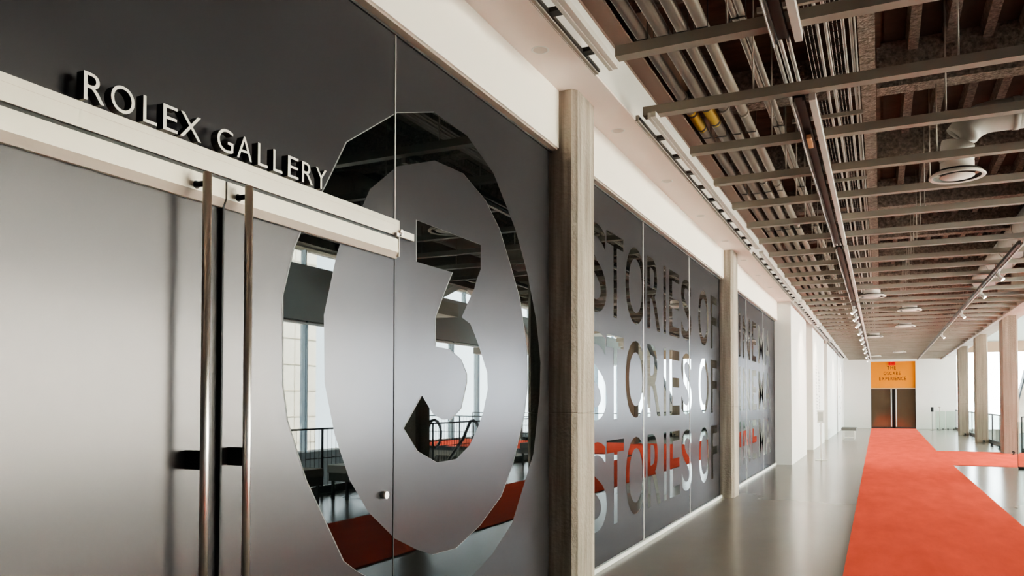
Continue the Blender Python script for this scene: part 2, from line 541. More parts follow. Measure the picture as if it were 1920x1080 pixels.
# white strips under the glass, dark shadow gap above
for n, (y0, y1, lab) in enumerate([(3.59, 5.84, 'pale metal sill strip under the numeral pane'), (6.32, 13.23, 'pale metal sill strip under the second glass bay'), (13.75, 20.7, 'pale metal sill strip under the far glass bay')]):
    o = ob('baseboard_left', B((-0.02, 0.028, y0, y1, 0.0, 0.045)), 'baseboard')
    tag(o, lab, 'baseboard', kind='structure')

# headers over each bay, soffit and fascia
for n, (y0, y1, lab) in enumerate([(YB, 5.84, 'cream header panel above the doors'), (6.32, 13.23, 'cream header panel above the second glass bay'), (13.75, 20.7, 'cream header panel above the far glass bay')]):
    t = thing('trim_%d' % (n + 2), lab, 'trim', (0.03, (y0 + y1) / 2, GT), kind='structure')
    ob('panel', B((-0.55, 0.074, y0, y1, GT + 0.012, SOF)), 'white_trim', t)
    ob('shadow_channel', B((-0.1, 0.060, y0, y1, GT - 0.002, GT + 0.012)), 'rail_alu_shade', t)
    ob('dark_gasket', B((0.0, 0.012, y0, y1, GT - 0.016, GT - 0.002)), 'letter_side', t)
t = thing('trim_5', 'smooth plaster soffit and fascia along the top of the gallery wall', 'trim', (0.2, 10, SOF), kind='structure')
ob('soffit', B((-0.6, 0.45, YB, 20.7, SOF, SOF + 0.10)), 'soffit', t)
ob('fascia', B((0.35, 0.452, YB, YE, SOF + 0.02, 4.53)), 'white_wall', t)
t = thing('trim_7', 'brown steel ledger running above the white fascia', 'trim', (0.5, 10, 4.6), kind='structure')
ob('angle', B((0.44, 0.60, YB, YE, 4.555, 4.575), (0.44, 0.455, YB, YE, 4.53, 4.70)), 'ledger', t)
ob('backing', B((0.35, 0.44, YB, YE, 4.53, 5.32)), 'brick_deck', t)

# concrete columns
def column(x0, x1, y0, y1, z1, label, c=0.04, base=False, m='concrete'):
    bm = bmesh.new()
    pr = [(x0, y0), (x1 - c, y0), (x1, y0 + c), (x1, y1 - c), (x1 - c, y1), (x0, y1)] if not base else \
         [(x0 + c, y0), (x1 - c, y0), (x1, y0 + c), (x1, y1 - c), (x1 - c, y1), (x0 + c, y1), (x0, y1 - c), (x0, y0 + c)]
    cx, cy = (x0 + x1) / 2, (y0 + y1) / 2
    levels = [0.0, 1.498, 1.502, 1.51, 2.998, 3.002, z1]
    rings = []
    for z in levels:
        s = 0.006 if z in (1.502,) else 0.0
        rings.append([bm.verts.new((px - (s if px > cx else -s), py - (s if py > cy else -s), z)) for px, py in pr])
    n = len(pr)
    for i in range(len(rings) - 1):
        for j in range(n):
            bm.faces.new((rings[i][j], rings[i][(j + 1) % n], rings[i + 1][(j + 1) % n], rings[i + 1][j]))
    bm.faces.new(rings[0]); bm.faces.new(rings[-1])
    o = ob('concrete_column', bm, m)
    return tag(o, label, 'column', kind='structure')
column(-0.55, 0.22, *COLS_L[0], SOF, 'nearest board-marked concrete column beside the numeral pane')
column(-0.55, 0.22, *COLS_L[1], SOF, 'second board-marked concrete column between the two lettered glass bays')
RY = [13.0, 20.5, 28.0, 35.4, 42.8]
RLAB = ['concrete column across the corridor reflected as a dark block in the numeral',
        'concrete column across the corridor just before the carpet branch', 'large concrete column on the right just beyond the carpet branch',
        'middle concrete column of the three in view on the right', 'farthest concrete column of the three in view on the right']
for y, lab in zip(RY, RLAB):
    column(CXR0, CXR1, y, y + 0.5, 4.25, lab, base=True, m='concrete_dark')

# white walls beyond the glass
def wall(name, boxes, label, m='white_wall', cat='wall'):
    return tag(ob(name, B(*boxes), m), label, cat, kind='structure')
wall('wall_left', [(-0.7, 0.40, 20.7, 25.1, 0, 5.25)], 'white wall block projecting just after the glass front')
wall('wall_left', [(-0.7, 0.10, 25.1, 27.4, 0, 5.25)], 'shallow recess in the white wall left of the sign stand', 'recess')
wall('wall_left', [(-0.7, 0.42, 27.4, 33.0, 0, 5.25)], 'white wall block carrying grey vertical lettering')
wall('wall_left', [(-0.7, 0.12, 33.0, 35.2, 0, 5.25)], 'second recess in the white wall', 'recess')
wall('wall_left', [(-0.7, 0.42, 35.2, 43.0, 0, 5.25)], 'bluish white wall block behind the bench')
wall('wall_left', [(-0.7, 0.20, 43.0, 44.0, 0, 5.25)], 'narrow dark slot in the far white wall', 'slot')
wall('wall_left', [(-0.7, 0.42, 44.0, YE + 1.2, 0, 5.25)], 'last white wall block before the end wall')
# end wall around the orange doorway
DX0, DX1, DZ = 1.915, 4.31, 3.97
wall('wall_end', [(0.3, DX0, YE, YE + 0.6, 0, 5.3)], 'white end wall left of the orange doorway')
wall('wall_end', [(DX1, 6.42, YE, YE + 0.6, 0, 5.3)], 'white end wall right of the orange doorway')
wall('wall_end', [(DX0, DX1, YE, YE + 0.6, DZ + 0.03, 5.3)], 'strip of white end wall above the orange doorway')
wall('wall_back', [(-0.75, WX + 0.3, YB - 0.3, YB, -4.9, 7.0)], 'dark grey wall behind the camera', 'dark_wall')
op = thing('orange_panel', 'orange panel over the end doors lettered in dark brown', 'sign', (3.1, YE + 0.2, 2.4))
ob('panel', B((DX0, DX1, YE + 0.14, YE + 0.3, 2.36, DZ + 0.03)), 'orange', op)
bm = bmesh.new()
for txt, zc, hh, x0, x1 in [('THE', 3.62, 0.20, 2.80, 3.28), ('OSCARS', 3.29, 0.20, 2.62, 3.52), ('EXPERIENCE', 2.97, 0.20, 2.37, 3.82)]:
    asp = [glyph(c, 0.01)[2] if c != 'I' else 0.2 for c in txt]
    gap = 0.28
    tot = sum(asp) + gap * (len(txt) - 1)
    s = (x1 - x0) / tot
    x = x0
    for c, a in zip(txt, asp):
        put_glyph(bm, c, lambda u, v, w: (x + u * a * s, YE + 0.137, zc - hh / 2 + v * hh), weight=0.01)
        x += (a + gap) * s
ob('lettering', bm, 'orange_text', op)
ob('ledge', B((DX0, DX1, YE + 0.08, YE + 0.14, 2.36, 2.40)), 'rail_alu_shade', op)
for n, (x0, x1, hx, lab) in enumerate([(DX0 + 0.03, 3.085, 3.015, 'left leaf of the dark glass doors under the orange panel'), (3.205, DX1 - 0.03, 3.275, 'right leaf of the dark glass doors under the orange panel')]):
    d = thing('door_%d' % (n + 3), lab, 'door', ((x0 + x1) / 2, YE + 0.2, 0), kind='structure')
    ob('pane', B((x0, x1, YE + 0.2, YE + 0.22, 0.02, 2.36)), 'door_dark', d)
    ob('bottom_rail', B((x0, x1, YE + 0.19, YE + 0.23, 0.014, 0.09)), 'letter_side', d)
    bm = bmesh.new()
    tube(bm, [(hx, YE + 0.12, 0.10), (hx, YE + 0.12, 2.33)], 0.028, 12)
    tube(bm, [(hx, YE + 0.12, 0.5), (hx, YE + 0.21, 0.5)], 0.012, 8)
    tube(bm, [(hx, YE + 0.12, 1.9), (hx, YE + 0.21, 1.9)], 0.012, 8)
    ob('door_handle', bm, 'white_paint', d)
wall('wall_end', [(DX0 - 0.02, DX1 + 0.02, YE + 0.32, YE + 0.62, 0, DZ + 0.05)], 'dark gap between the two end doors', 'black')
es = thing('exit_sign', 'small red exit sign above the orange panel', 'sign', (3.06, YE + 0.05, 3.85))
ob('housing', bevel(B((2.88, 3.25, YE + 0.03, YE + 0.10, 3.76, 3.98)), 0.008), 'exit_red', es)
bm = bmesh.new()
x = 2.915
for c, a in zip('EXIT', (0.062, 0.075, 0.02, 0.068)):
    put_glyph(bm, c, lambda u, v, w: (x + u * a, YE + 0.028, 3.815 + v * 0.11), weight=0.01)
    x += a + 0.022
ob('lettering', bm, 'exit_text', es)
ob('bracket', B((3.05, 3.08, YE + 0.06, YE + 0.08, 3.98, 4.05)), 'white_paint', es)

# ------------------------------------------------------------------ ceiling
# sprayed corrugated deck (right) and dark tile deck (left)
bm = bmesh.new()
prof = []
x = 2.49
while x < 6.5:
    prof += [(x, 5.34), (x + 0.20, 5.34), (x + 0.225, 5.22), (x + 0.345 - 0.03, 5.22)]
    x += 0.330
a = [bm.verts.new((px, YB, pz)) for px, pz in prof]
b = [bm.verts.new((px, YE + 1, pz)) for px, pz in prof]
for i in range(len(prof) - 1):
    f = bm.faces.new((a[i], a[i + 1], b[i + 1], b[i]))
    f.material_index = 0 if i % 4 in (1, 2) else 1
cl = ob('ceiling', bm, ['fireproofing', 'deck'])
tag(cl, 'corrugated steel ceiling deck with sprayed fireproofing', 'ceiling', kind='structure')
cl = ob('ceiling', B((-0.75, 2.46, YB, YE + 1, 5.30, 5.5), (2.40, 6.5, YB, YE + 1, 5.36, 5.5)), 'brick_deck')
tag(cl, 'dark brown ceiling slab above the pipes', 'ceiling', kind='structure')
y = 0.65
k = 0
while y < YE:
    nm = ORD[k - 2] if 2 <= k < 12 else None
    o = ob('ceiling_beam', B((0.46, 2.26, y, y + 0.24, 4.92, 5.30), (2.42, 5.74, y, y + 0.24, 4.87, 5.34)), 'fireproofing')
    tag(o, ('sprayed cross beam above the struts, %s in sight from the top of the picture' % nm) if nm else 'distant sprayed cross beam hidden above the far struts', 'beam', 'cross beams under the ceiling deck', 'structure')
    y += 2.75
    k += 1
o = ob('ceiling_girder', B((2.30, 2.39, YB, YE, 4.86, 5.34), (2.275, 2.41, YB, YE, 4.80, 4.86)), 'fireproofing')
tag(o, 'sprayed girder running lengthwise beside the white conduits', 'beam', kind='structure')

# unistrut grid: each channel with its two hanger rods
def strut(y, label, group):
    t = thing('ceiling_strut', label, 'ceiling strut', (3.1, y, 4.1), group)
    bm = bmesh.new()
    x0, x1 = (0.58 if abs(y - 6.58) < 0.1 else 0.72), 5.62
    # C-channel: web on top, two side walls, inturned lips
    box(bm, x0, x1, y - 0.050, y + 0.050, 4.148, 4.156)
    box(bm, x0, x1, y - 0.050, y - 0.044, 4.087, 4.148)
    box(bm, x0, x1, y + 0.044, y + 0.050, 4.087, 4.148)
    box(bm, x0, x1, y - 0.050, y + 0.050, 4.079, 4.087)
    ob('channel', bm, 'strut', t)
    for hx in (1.50, 2.97, 4.75):
        top = 5.30
        yb = 0.65
        while yb < YE:
            if yb - 0.08 < y < yb + 0.32:
                top = 4.87
            yb += 2.75
        bm = bmesh.new()
        tube(bm, [(hx, y, 4.15), (hx, y, top)], 0.008, 6)
        tube(bm, [(hx, y, 4.156), (hx, y, 4.172)], 0.016, 6)
        ob('hanger_rod', bm, 'conduit', t)
for k in range(-1, 38):
    y = 5.36 + 1.22 * k
    if k < 0:
        strut(y, 'grey steel ceiling strut just behind the top of the picture, seen in the clear ring', 'struts of the hung ceiling grid')
    elif k < 14:
        strut(y, 'grey steel strut crossing the ceiling, %s one down from the top of the picture' % ORD[k], 'struts of the hung ceiling grid')
    else:
        strut(y, 'thin grey strut among the closely spaced ones near the far end', 'struts of the hung ceiling grid')

# trim along the right edge of the hung ceiling and beam on the columns
t = thing('trim_6', 'brownish edge channel along the right side of the hung ceiling', 'trim', (5.66, 20, 4.1), kind='structure')
ob('channel', B((5.62, 5.66, YB, YE, 4.05, 4.17), (5.66, 5.74, YB, YE, 4.07, 4.09)), 'strut', t)
ob('dark_gap', B((5.66, 5.72, YB, YE, 4.10, 4.20)), 'track_dark', t)
o = ob('wall_right_beam', B((5.74, 6.42, YB, YE, 4.25, 5.36)), 'concrete_smooth')
tag(o, 'brown concrete edge beam resting on the right-hand columns', 'beam', kind='structure')

# pipes
PIPES = [(0.595, 0.052, 'pipe'), (0.773, 0.057, 'pipe'), (0.938, 0.052, 'pipe'), (1.106, 0.050, 'pipe'), (1.375, 0.027, 'pipe'), (1.433, 0.027, 'pipe')]
PLAB = ['beige ceiling pipe nearest the cream gallery wall', 'second beige ceiling pipe from the gallery wall', 'third beige ceiling pipe from the gallery wall',
        'fourth beige ceiling pipe from the gallery wall', 'left of the paired slim pipes beside the middle track', 'right of the paired slim pipes beside the middle track']
for i, ((px, pr, m), lab) in enumerate(zip(PIPES, PLAB)):
    t = thing('ceiling_pipe', lab, 'pipe', (px, 10, 4.75), 'pipes above the ceiling struts')
    bm = bmesh.new()
    tube(bm, [(px, YB, 4.75), (px, YE, 4.75)], pr, 14)
    ob('pipe', bm, m, t)
    for j in range(6):
        yy = 4.9 + 3.05 * j + 0.23 * i
        bm = bmesh.new()
        tube(bm, [(px, yy - 0.03, 4.75), (px, yy + 0.03, 4.75)], pr * 1.16, 14)
        ob('coupling', bm, m, t)
    for j in range(6):
        yy = 6.42 + 2.75 * j
        bm = bmesh.new()
        box(bm, px - pr - 0.009, px - pr - 0.004, yy - .010, yy + .010, 4.70, 5.30)
        box(bm, px + pr + 0.004, px + pr + 0.009, yy - .010, yy + .010, 4.70, 5.30)
        box(bm, px - pr - 0.009, px + pr + 0.009, yy - .010, yy + .010, 4.75 - pr - 0.010, 4.75 - pr - 0.003)
        ob('pipe_hanger', bm, 'track_dark', t)
    if i in (0, 1):
        # yellow wrap-round marker with two dark arrow tips
        bm = bmesh.new()
        y0 = 8.35 if i == 0 else 8.22
        n = 14
        rr = pr + 0.003
        tube(bm, [(px, y0, 4.75), (px, y0 + 0.62, 4.75)], rr, n, cap=False)
        ob('pipe_label', bm, 'yellow_label', t)
        for yy in (y0 + 0.05, y0 + 0.53):
            bm = bmesh.new()
            tube(bm, [(px, yy, 4.75), (px, yy + 0.05, 4.75)], rr + 0.002, n, cap=False)
            ob('label_arrow', bm, 'letter_side', t)
# white conduits
CON = [(1.70, 4.40, .016), (1.745, 4.40, .016), (1.80, 4.42, .016), (1.965, 4.80, .014), (2.03, 4.80, .014), (2.165, 4.80, .013), (2.225, 4.80, .013), (2.255, 4.78, .008)]
CLAB = ['leftmost slim conduit of three beside the middle track', 'middle slim conduit of three beside the middle track', 'rightmost slim conduit of three beside the middle track',
        'first white conduit right of the middle track', 'second white conduit right of the middle track', 'third white conduit right of the middle track',
        'fourth white conduit right of the middle track', 'thin cable against the sprayed girder']
for (px, pz, pr), lab in zip(CON, CLAB):
    bm = bmesh.new()
    tube(bm, [(px, YB, pz), (px, YE, pz)], pr, 8)
    o = ob('ceiling_conduit', bm, 'conduit')
    tag(o, lab, 'conduit', 'conduits above the ceiling struts')
    if px > 1.9:
        pass
# two ladder cable trays with cables
for (cx, cz, wd, lab) in [(2.098, 4.88, 0.10, 'wire cable tray between the two pairs of white conduits'), (1.885, 4.95, 0.11, 'dark wire cable tray above the middle track')]:
    t = thing('ceiling_cable_tray', lab, 'cable tray', (cx, 10, cz))
    bm = bmesh.new()
    for sx in (-wd / 2, -wd / 6, wd / 6, wd / 2):
        tube(bm, [(cx + sx, YB, cz), (cx + sx, 40, cz)], 0.004, 4)
    y = 0.0
    while y < 40:
        box(bm, cx - wd / 2, cx + wd / 2, y - 0.006, y + 0.006, cz - 0.006, cz)
        y += 0.16
    ob('tray', bm, 'tray', t)
    bm = bmesh.new()
    for c in range(4):
        ph = random.random() * 6
        pts = [(cx + (c - 1.5) * wd * 0.2 + 0.012 * sin(ph + i * 0.9), YB + i * 0.5, cz + 0.014 + 0.006 * (c % 2)) for i in range(90)]
        tube(bm, pts, 0.007, 5)
    ob('cable', bm, 'track_dark', t)
# trapeze supports under the conduits
for j in range(9):
    y = 6.0 + 2.75 * j + 0.45
    t = thing('ceiling_trapeze', ('short cross bar carrying the conduits, %s from the top of the picture' % ORD[j]), 'pipe support', (2.0, y, 4.77), 'cross bars under the conduits')
    ob('bar', B((1.55, 2.28, y - 0.02, y + 0.02, 4.735, 4.775)), 'strut', t)
    bm = bmesh.new()
    tube(bm, [(1.60, y, 4.74), (1.60, y, 5.30)], 0.006, 6)
    tube(bm, [(2.25, y, 4.74), (2.25, y, 5.30)], 0.006, 6)
    ob('hanger_rod', bm, 'conduit', t)

# linear ladder-like light tracks along the gallery side
SEG = [(YB, 5.42), (6.47, 12.84), (13.25, 19.75), (20.2, 26.6), (27.1, 33.5), (34, 40.4), (40.9, 47.3)]
SLAB = ['nearest twin-rail light track beside the gallery fascia, cut by the top of the picture', 'second twin-rail light track beside the gallery fascia', 'third twin-rail light track beside the gallery fascia',
        'fourth twin-rail light track, above the first white wall block', 'fifth twin-rail light track along the left wall', 'sixth twin-rail light track along the left wall', 'last twin-rail light track along the left wall']
for (y0, y1), lab in zip(SEG, SLAB):
    t = thing('ceiling_light_track', lab, 'light track', (0.6, (y0 + y1) / 2, 4.05), 'light tracks along the gallery wall')
    ob('outer_rail', B((0.535, 0.560, y0, y1, 4.02, 4.07), (0.530, 0.5349, y0, y1, 4.015, 4.03)), 'strut', t)
    ob('inner_rail', B((0.640, 0.668, y0, y1, 4.03, 4.075), (0.672, 0.710, y0, y1, 4.035, 4.08)), 'raceway', t)
    bm = bmesh.new()
    y = max(y0, -1) + 0.55
    box(bm, 0.5605, 0.575, y0 + .01, y1 - .01, 4.03, 4.05)
    while y < y1 - 0.1:
        box(bm, 0.5605, 0.6395, y, y + 0.07, 4.03, 4.06)
        y += 0.61
    ob('cross_tie', bm, 'track_dark', t)

# central track: dark channel, pale raceway
CEN = [(YB, 5.50), (6.62, 13.05), (13.35, 20.5), (20.8, 34.0), (34.3, 50.5)]
CLB = ['nearest length of the middle ceiling track, cut by the top of the picture', 'second length of the middle ceiling track with a pale square raceway', 'third length of the middle ceiling track',
       'fourth length of the middle ceiling track carrying spotlights', 'last length of the middle ceiling track near the orange doorway']
for i, ((y0, y1), lab) in enumerate(zip(CEN, CLB)):
    t = thing('ceiling_light_track', lab, 'light track', (1.9, (y0 + y1) / 2, 4.05), 'lengths of the middle ceiling track')
    ob('raceway', B((1.925, 1.975, y0, y1, 4.022, 4.082)), 'raceway', t)
    ob('channel', B((1.80, 1.815, y0, y1, 4.03, 4.082), (1.875, 1.89, y0, y1, 4.03, 4.082), (1.80, 1.89, y0, y1, 4.06, 4.082)), 'track_dark', t)
    bm = bmesh.new()
    tube(bm, [(1.795 + 0.006 * sin(j * 1.1), y0 + (y1 - y0) * j / 16, 4.015) for j in range(17)], 0.006, 6)
    ob('cable', bm, 'conduit', t)
    if i == 1:
        ob('junction_box', B((1.83, 1.87, 7.55, 7.85, 4.01, 4.05)), 'orange_tape', t)
# right track
t = thing('ceiling_light_track', 'long light track near the right edge of the ceiling', 'light track', (4.4, 30, 4.05))
ob('channel', B((4.36, 4.40, 14.1, 50.5, 4.02, 4.082)), 'track_dark', t)
ob('raceway', B((4.43, 4.455, 14.1, 50.5, 4.03, 4.082)), 'raceway', t)
bm = bmesh.new()
y = 14.4
while y < 50:
    box(bm, 4.40, 4.43, y, y + 0.06, 4.035, 4.06)
    y += 1.22
ob('cross_tie', bm, 'strut', t)

# spotlights
def spot(x, y, dx, dy, label, group):
    t = thing('track_spotlight', label, 'spotlight', (x, y, 4.0), group)
    ob('mount', B((x - 0.02, x + 0.02, y - 0.07, y + 0.07, 3.985, 4.02)), 'white_paint', t)
    bm = bmesh.new()
    tube(bm, [(x, y, 3.985), (x, y, 3.91)], 0.010, 8)
    ob('arm', bm, 'white_paint', t)
    d = Vector((dx, dy, -0.75)).normalized()
    c = Vector((x, y, 3.89))
    bm = bmesh.new()
    tube(bm, [c - d * 0.07, c - d * 0.055, c + d * 0.07, c + d * 0.09], [0.024, 0.036, 0.036, 0.042], 14)
    ob('head', bm, 'white_paint', t)
    bm = bmesh.new()
    tube(bm, [c + d * 0.0905, c + d * 0.0935], 0.033, 14)
    ob('lens', bm, 'lens', t)
for i, y in enumerate([21.5, 23.4, 25.6, 28.4, 31.0, 33.1, 36.5, 39.5, 43.7, 47.5]):
    spot(1.845, y, -0.7, -0.25, 'white spotlight under the middle track, %s from the near end' % ORD[i], 'spotlights of the middle track')
for i, y in enumerate([16.6, 19.3, 23.7, 31.0]):
    spot(4.41, y, 0.6, -0.35, 'pale spotlight on the right-hand track, %s from the near end' % ORD[i], 'spotlights of the right track')

# recessed soffit lights
for i in range(9):
    y = 5.09 + 1.845 * i
    t = thing('recessed_downlight', 'small round recessed light in the soffit, %s from the top of the picture' % ORD[i], 'ceiling light', (0.23, y, SOF), 'recessed lights in the soffit')
    bm = bmesh.new()
    lathe(bm, [(0.052, -0.001), (0.060, -0.004), (0.066, 0.0)], 24, (0.23, y, SOF))
    ob('rim', bm, 'white_paint', t)
    bm = bmesh.new()
    lathe(bm, [(0.0, -0.0008), (0.052, -0.0008)], 24, (0.23, y, SOF))
    ob('aperture', bm, 'aperture', t)

# ducts and round air diffusers
t = thing('ceiling_duct', 'large round pale duct running lengthwise at the right of the ceiling', 'duct', (4.75, 12, 4.75))
bm = bmesh.new()
tube(bm, [(4.95, 8.2, 4.84), (4.95, 24.0, 4.84)], 0.29, 28)
ob('pipe', bm, 'duct', t)
for y in (9.4, 10.9, 12.4, 13.9, 15.4, 17, 19, 21):
    bm = bmesh.new()
    tube(bm, [(4.95, y - 0.03, 4.84), (4.95, y + 0.03, 4.84)], 0.30, 28)
    ob('collar', bm, 'duct', t)
t = thing('ceiling_duct', 'curved branch duct dropping to the nearest round air diffuser', 'duct', (3.6, 9.6, 4.6))
bm = bmesh.new()
pts = [(4.62, 9.66, 4.66)]
for j in range(7):
    a = j / 6 * pi / 2
    pts.append((3.20 + 0.34 - 0.34 * sin(a), 9.66, 4.32 + 0.34 * cos(a)))
pts.append((3.20, 9.66, 4.19))
tube(bm, pts, 0.165, 24)
ob('elbow', bm, 'duct', t)
bm = bmesh.new()
for p, q in (((4.1, 9.66, 4.66), (4.16, 9.66, 4.66)), ((3.72, 9.66, 4.66), (3.78, 9.66, 4.66)), ((3.2, 9.66, 4.28), (3.2, 9.66, 4.24))):
    bm = bmesh.new()
    tube(bm, [p, q], 0.175, 24)
    ob('collar', bm, 'duct', t)
def diffuser(x, y, z, r, label):
    t = thing('ceiling_air_diffuser', label, 'air diffuser', (x, y, z), 'round air diffusers in the ceiling')
    bm = bmesh.new()
    lathe(bm, [(r * 0.60, 0.15), (r * 0.60, 0.075), (r * 0.90, 0.03), (r, 0.004), (r, -0.004), (r * 0.985, -0.010), (r * 0.845, -0.003)], 48, (x, y, z))
    ob('outer_ring', bm, 'diffuser_white', t)
    bm = bmesh.new()
    lathe(bm, [(r * 0.845, -0.003), (r * 0.84, 0.055), (0.0, 0.055)], 48, (x, y, z))
    ob('dark_throat', bm, 'track_dark', t)
    bm = bmesh.new()
    lathe(bm, [(0.0, -0.006), (r * 0.60, -0.004), (r * 0.62, 0.002), (0.0, 0.012)], 48, (x, y, z))
    ob('centre_plate', bm, 'diffuser_white', t)
diffuser(3.20, 9.66, 4.05, 0.275, 'nearest round white air diffuser under the curved duct')
for x, y, lab in [(3.15, 23.2, 'small pale air diffuser right of the fourth middle track length'), (3.17, 28.1, 'second pale air diffuser far down the ceiling'), (3.3, 42.6, 'farthest pale air diffuser right of the middle track'),
                  (2.27, 19.8, 'pale air diffuser close to the right side of the middle track'), (2.25, 32.2, 'distant pale air diffuser beside the middle track'), (2.2, 46.0, 'tiny pale air diffuser above the orange doorway')]:
    diffuser(x, y, 4.03, 0.30, lab)

# ------------------------------------------------------------------ atrium on the right
wall('wall_right', [(WX, WX + 0.3, YB, YE + 1.2, -4.9, 0.02)], 'grey spandrel wall below the atrium windows', 'void_wall')
wall('wall_right', [(WX - 0.1, WX + 0.3, YB, YE + 1.2, 4.05, 5.75)], 'grey bulkhead above the atrium windows', 'bulkhead')
wall('wall_right', [(WX - 0.2, WX + 0.3, YB, YE + 1.2, 6.25, 7.0)], 'concrete beam over the clerestory strip', 'concrete_smooth')
o = ob('ceiling', B((6.42, WX + 0.3, YB - 0.3, YE + 1.6, 7.0, 7.25), (-0.75, 6.5, YB - 0.3, YE + 1.6, 5.5, 5.6), (6.42, 6.5, YB, YE + 1.2, 5.36, 7.0)), 'atrium_white')
tag(o, 'pale high ceiling over the atrium', 'ceiling', kind='structure')
wall('wall_end', [(6.42, WX, YE + 0.4, YE + 0.8, 4.45, 5.05)], 'brown beam above the far atrium window', 'brown_band')
wall('wall_end', [(6.42, WX, YE + 0.5, YE + 0.9, 5.05, 7.0)], 'pale wall above the far atrium window', 'atrium_white')
wall('wall_end', [(6.42, WX, YE + 0.4, YE + 0.8, -4.9, 0.02)], 'wall below the far atrium window', 'void_wall')
wall('floor_edge', [(6.42, 6.46, YB, 21.9, -0.5, 0.0)], 'dark edge of the corridor floor beside the void', 'void_wall', 'floor')
wall('floor_edge', [(6.42, 6.46, 29.3, YE, -0.5, 0.0)], 'dark floor edge beyond the carpet branch', 'void_wall', 'floor')

wall('wall_right', [(WX, WX + 0.3, YB, 5.21, 0.02, 6.25)], 'added dark grey wall beside the camera, blocking window light before the atrium windows', 'dark_wall')  # unseen wall added to keep window light off the columns' near faces
ys = [5.21 + (YE + 1.2 - 5.21) * i / 7 for i in range(8)]
for i in range(7):
    y0, y1 = ys[i], ys[i + 1]
    nn = 3
    wn = thing('window_%d' % nwin, ['window bay of the atrium opposite the doors', 'window bay of the atrium reflected in the numeral', 'window bay of the atrium beside the carpet branch',
               'window bay of the atrium just beyond the branch', 'window bay of the atrium beyond the stair', 'second last window bay of the atrium side', 'last window bay of the atrium side'][i], 'window', (WX, (y0 + y1) / 2, 0), kind='structure')
    nwin += 1
    st = (y1 - y0) / nn
    for j in range(nn):
        ob('pane', B((WX + 0.10, WX + 0.115, y0 + j * st + 0.07, y0 + (j + 1) * st, 0.06, 4.02)), 'glass', wn)
        ob('mullion', B((WX, WX + 0.2, y0 + j * st, y0 + j * st + 0.075, 0.02, 4.05), (WX - 0.06, WX, y0 + j * st + 0.02, y0 + j * st + 0.055, 0.02, 4.05)), 'mullion', wn)
    ob('frame', B((WX, WX + 0.2, y0, y1, 3.99, 4.05), (WX, WX + 0.2, y0, y1, 0.02, 0.07), (WX - 0.1, WX, y0, y1, 3.93, 3.99)), 'white_paint', wn)
    ob('upper_pane', B((WX + 0.10, WX + 0.115, y0 + 0.05, y1, 5.77, 6.24)), 'glass', wn)
    ob('upper_mullion', B((WX + 0.02, WX + 0.2, y0, y0 + 0.06, 5.75, 6.25), (WX + 0.02, WX + 0.2, (y0 + y1) / 2, (y0 + y1) / 2 + 0.06, 5.75, 6.25)), 'mullion', wn)
wn = thing('window_%d' % nwin, 'tall bright window at the far end between the right-hand columns', 'window', (10, YE + 0.6, 0), kind='structure')
ob('pane', B((6.45, WX, YE + 0.6, YE + 0.615, 0.05, 4.43)), 'glass', wn)
bm = bmesh.new()
for i in range(6):
    xx = 6.42 + (WX - 6.42) * i / 5
    box(bm, xx - 0.03, xx + 0.03, YE + 0.55, YE + 0.7, 0.02, 4.45)
ob('mullion', bm, 'white_paint', wn)
nwin += 1

# railings
def railing(p, q, label, glass=False):
    p, q = Vector(p), Vector(q)
    t = thing('guard_railing', label, 'railing', ((p.x + q.x) / 2, (p.y + q.y) / 2, 0), 'guard railings round the atrium void')
    along_y = abs(q.y - p.y) > abs(q.x - p.x)
    def seg(bm, a, b, hw, z0, z1):
        if along_y: box(bm, p.x - hw, p.x + hw, a, b, z0, z1)
        else: box(bm, a, b, p.y - hw, p.y + hw, z0, z1)
    a, b = (p.y, q.y) if along_y else (p.x, q.x)
    bm = bmesh.new(); seg(bm, a, b, 0.05, 0.0, 0.13); ob('kerb', bm, 'dark_metal', t)
    bm = bmesh.new(); seg(bm, a, b, 0.022, 1.10, 1.13); seg(bm, a, b, 0.012, 0.60 if not glass else 1.08, 0.615 if not glass else 1.10); ob('top_rail', bm, 'dark_metal', t)
    n = max(1, round((b - a) / 1.85))
    for i in range(n + 1):
        c = a + (b - a) * i / n
        c = min(max(c, a + 0.02), b - 0.02)
        bm = bmesh.new(); seg(bm, c - 0.02, c + 0.02, 0.012, 0.13, 1.10); ob('post', bm, 'dark_metal', t)
    bm = bmesh.new()
    c = a + 0.06
    while c < b:
        seg(bm, c - 0.003, c + 0.003, 0.003, 0.13, 1.10)
        c += 0.115 if not glass else 0.46
    ob('balusters', bm, 'dark_metal' if not glass else 'conduit', t)
    if glass:
        bm = bmesh.new(); seg(bm, a, b, 0.006, 0.13, 1.08); ob('glass_panel', bm, 'rail_glass', t)
railing((6.34, YB + .2, 0), (6.34, 21.85, 0), 'long dark baluster railing along the void, seen in the clear ring')
railing((6.45, 21.97, 0), (13.3, 21.97, 0), 'railing on the near edge of the carpeted bridge')
railing((6.45, 29.22, 0), (13.3, 29.22, 0), 'railing on the far edge of the carpeted bridge')
railing((6.34, 29.3, 0), (6.34, 35.2, 0), 'glass railing between the nearest and middle right-hand columns', True)
railing((6.34, 35.3, 0), (6.34, 42.6, 0), 'glass railing between the middle and farthest right-hand columns', True)
railing((6.34, 42.7, 0), (6.34, YE - .1, 0), 'glass railing beyond the farthest right-hand column', True)
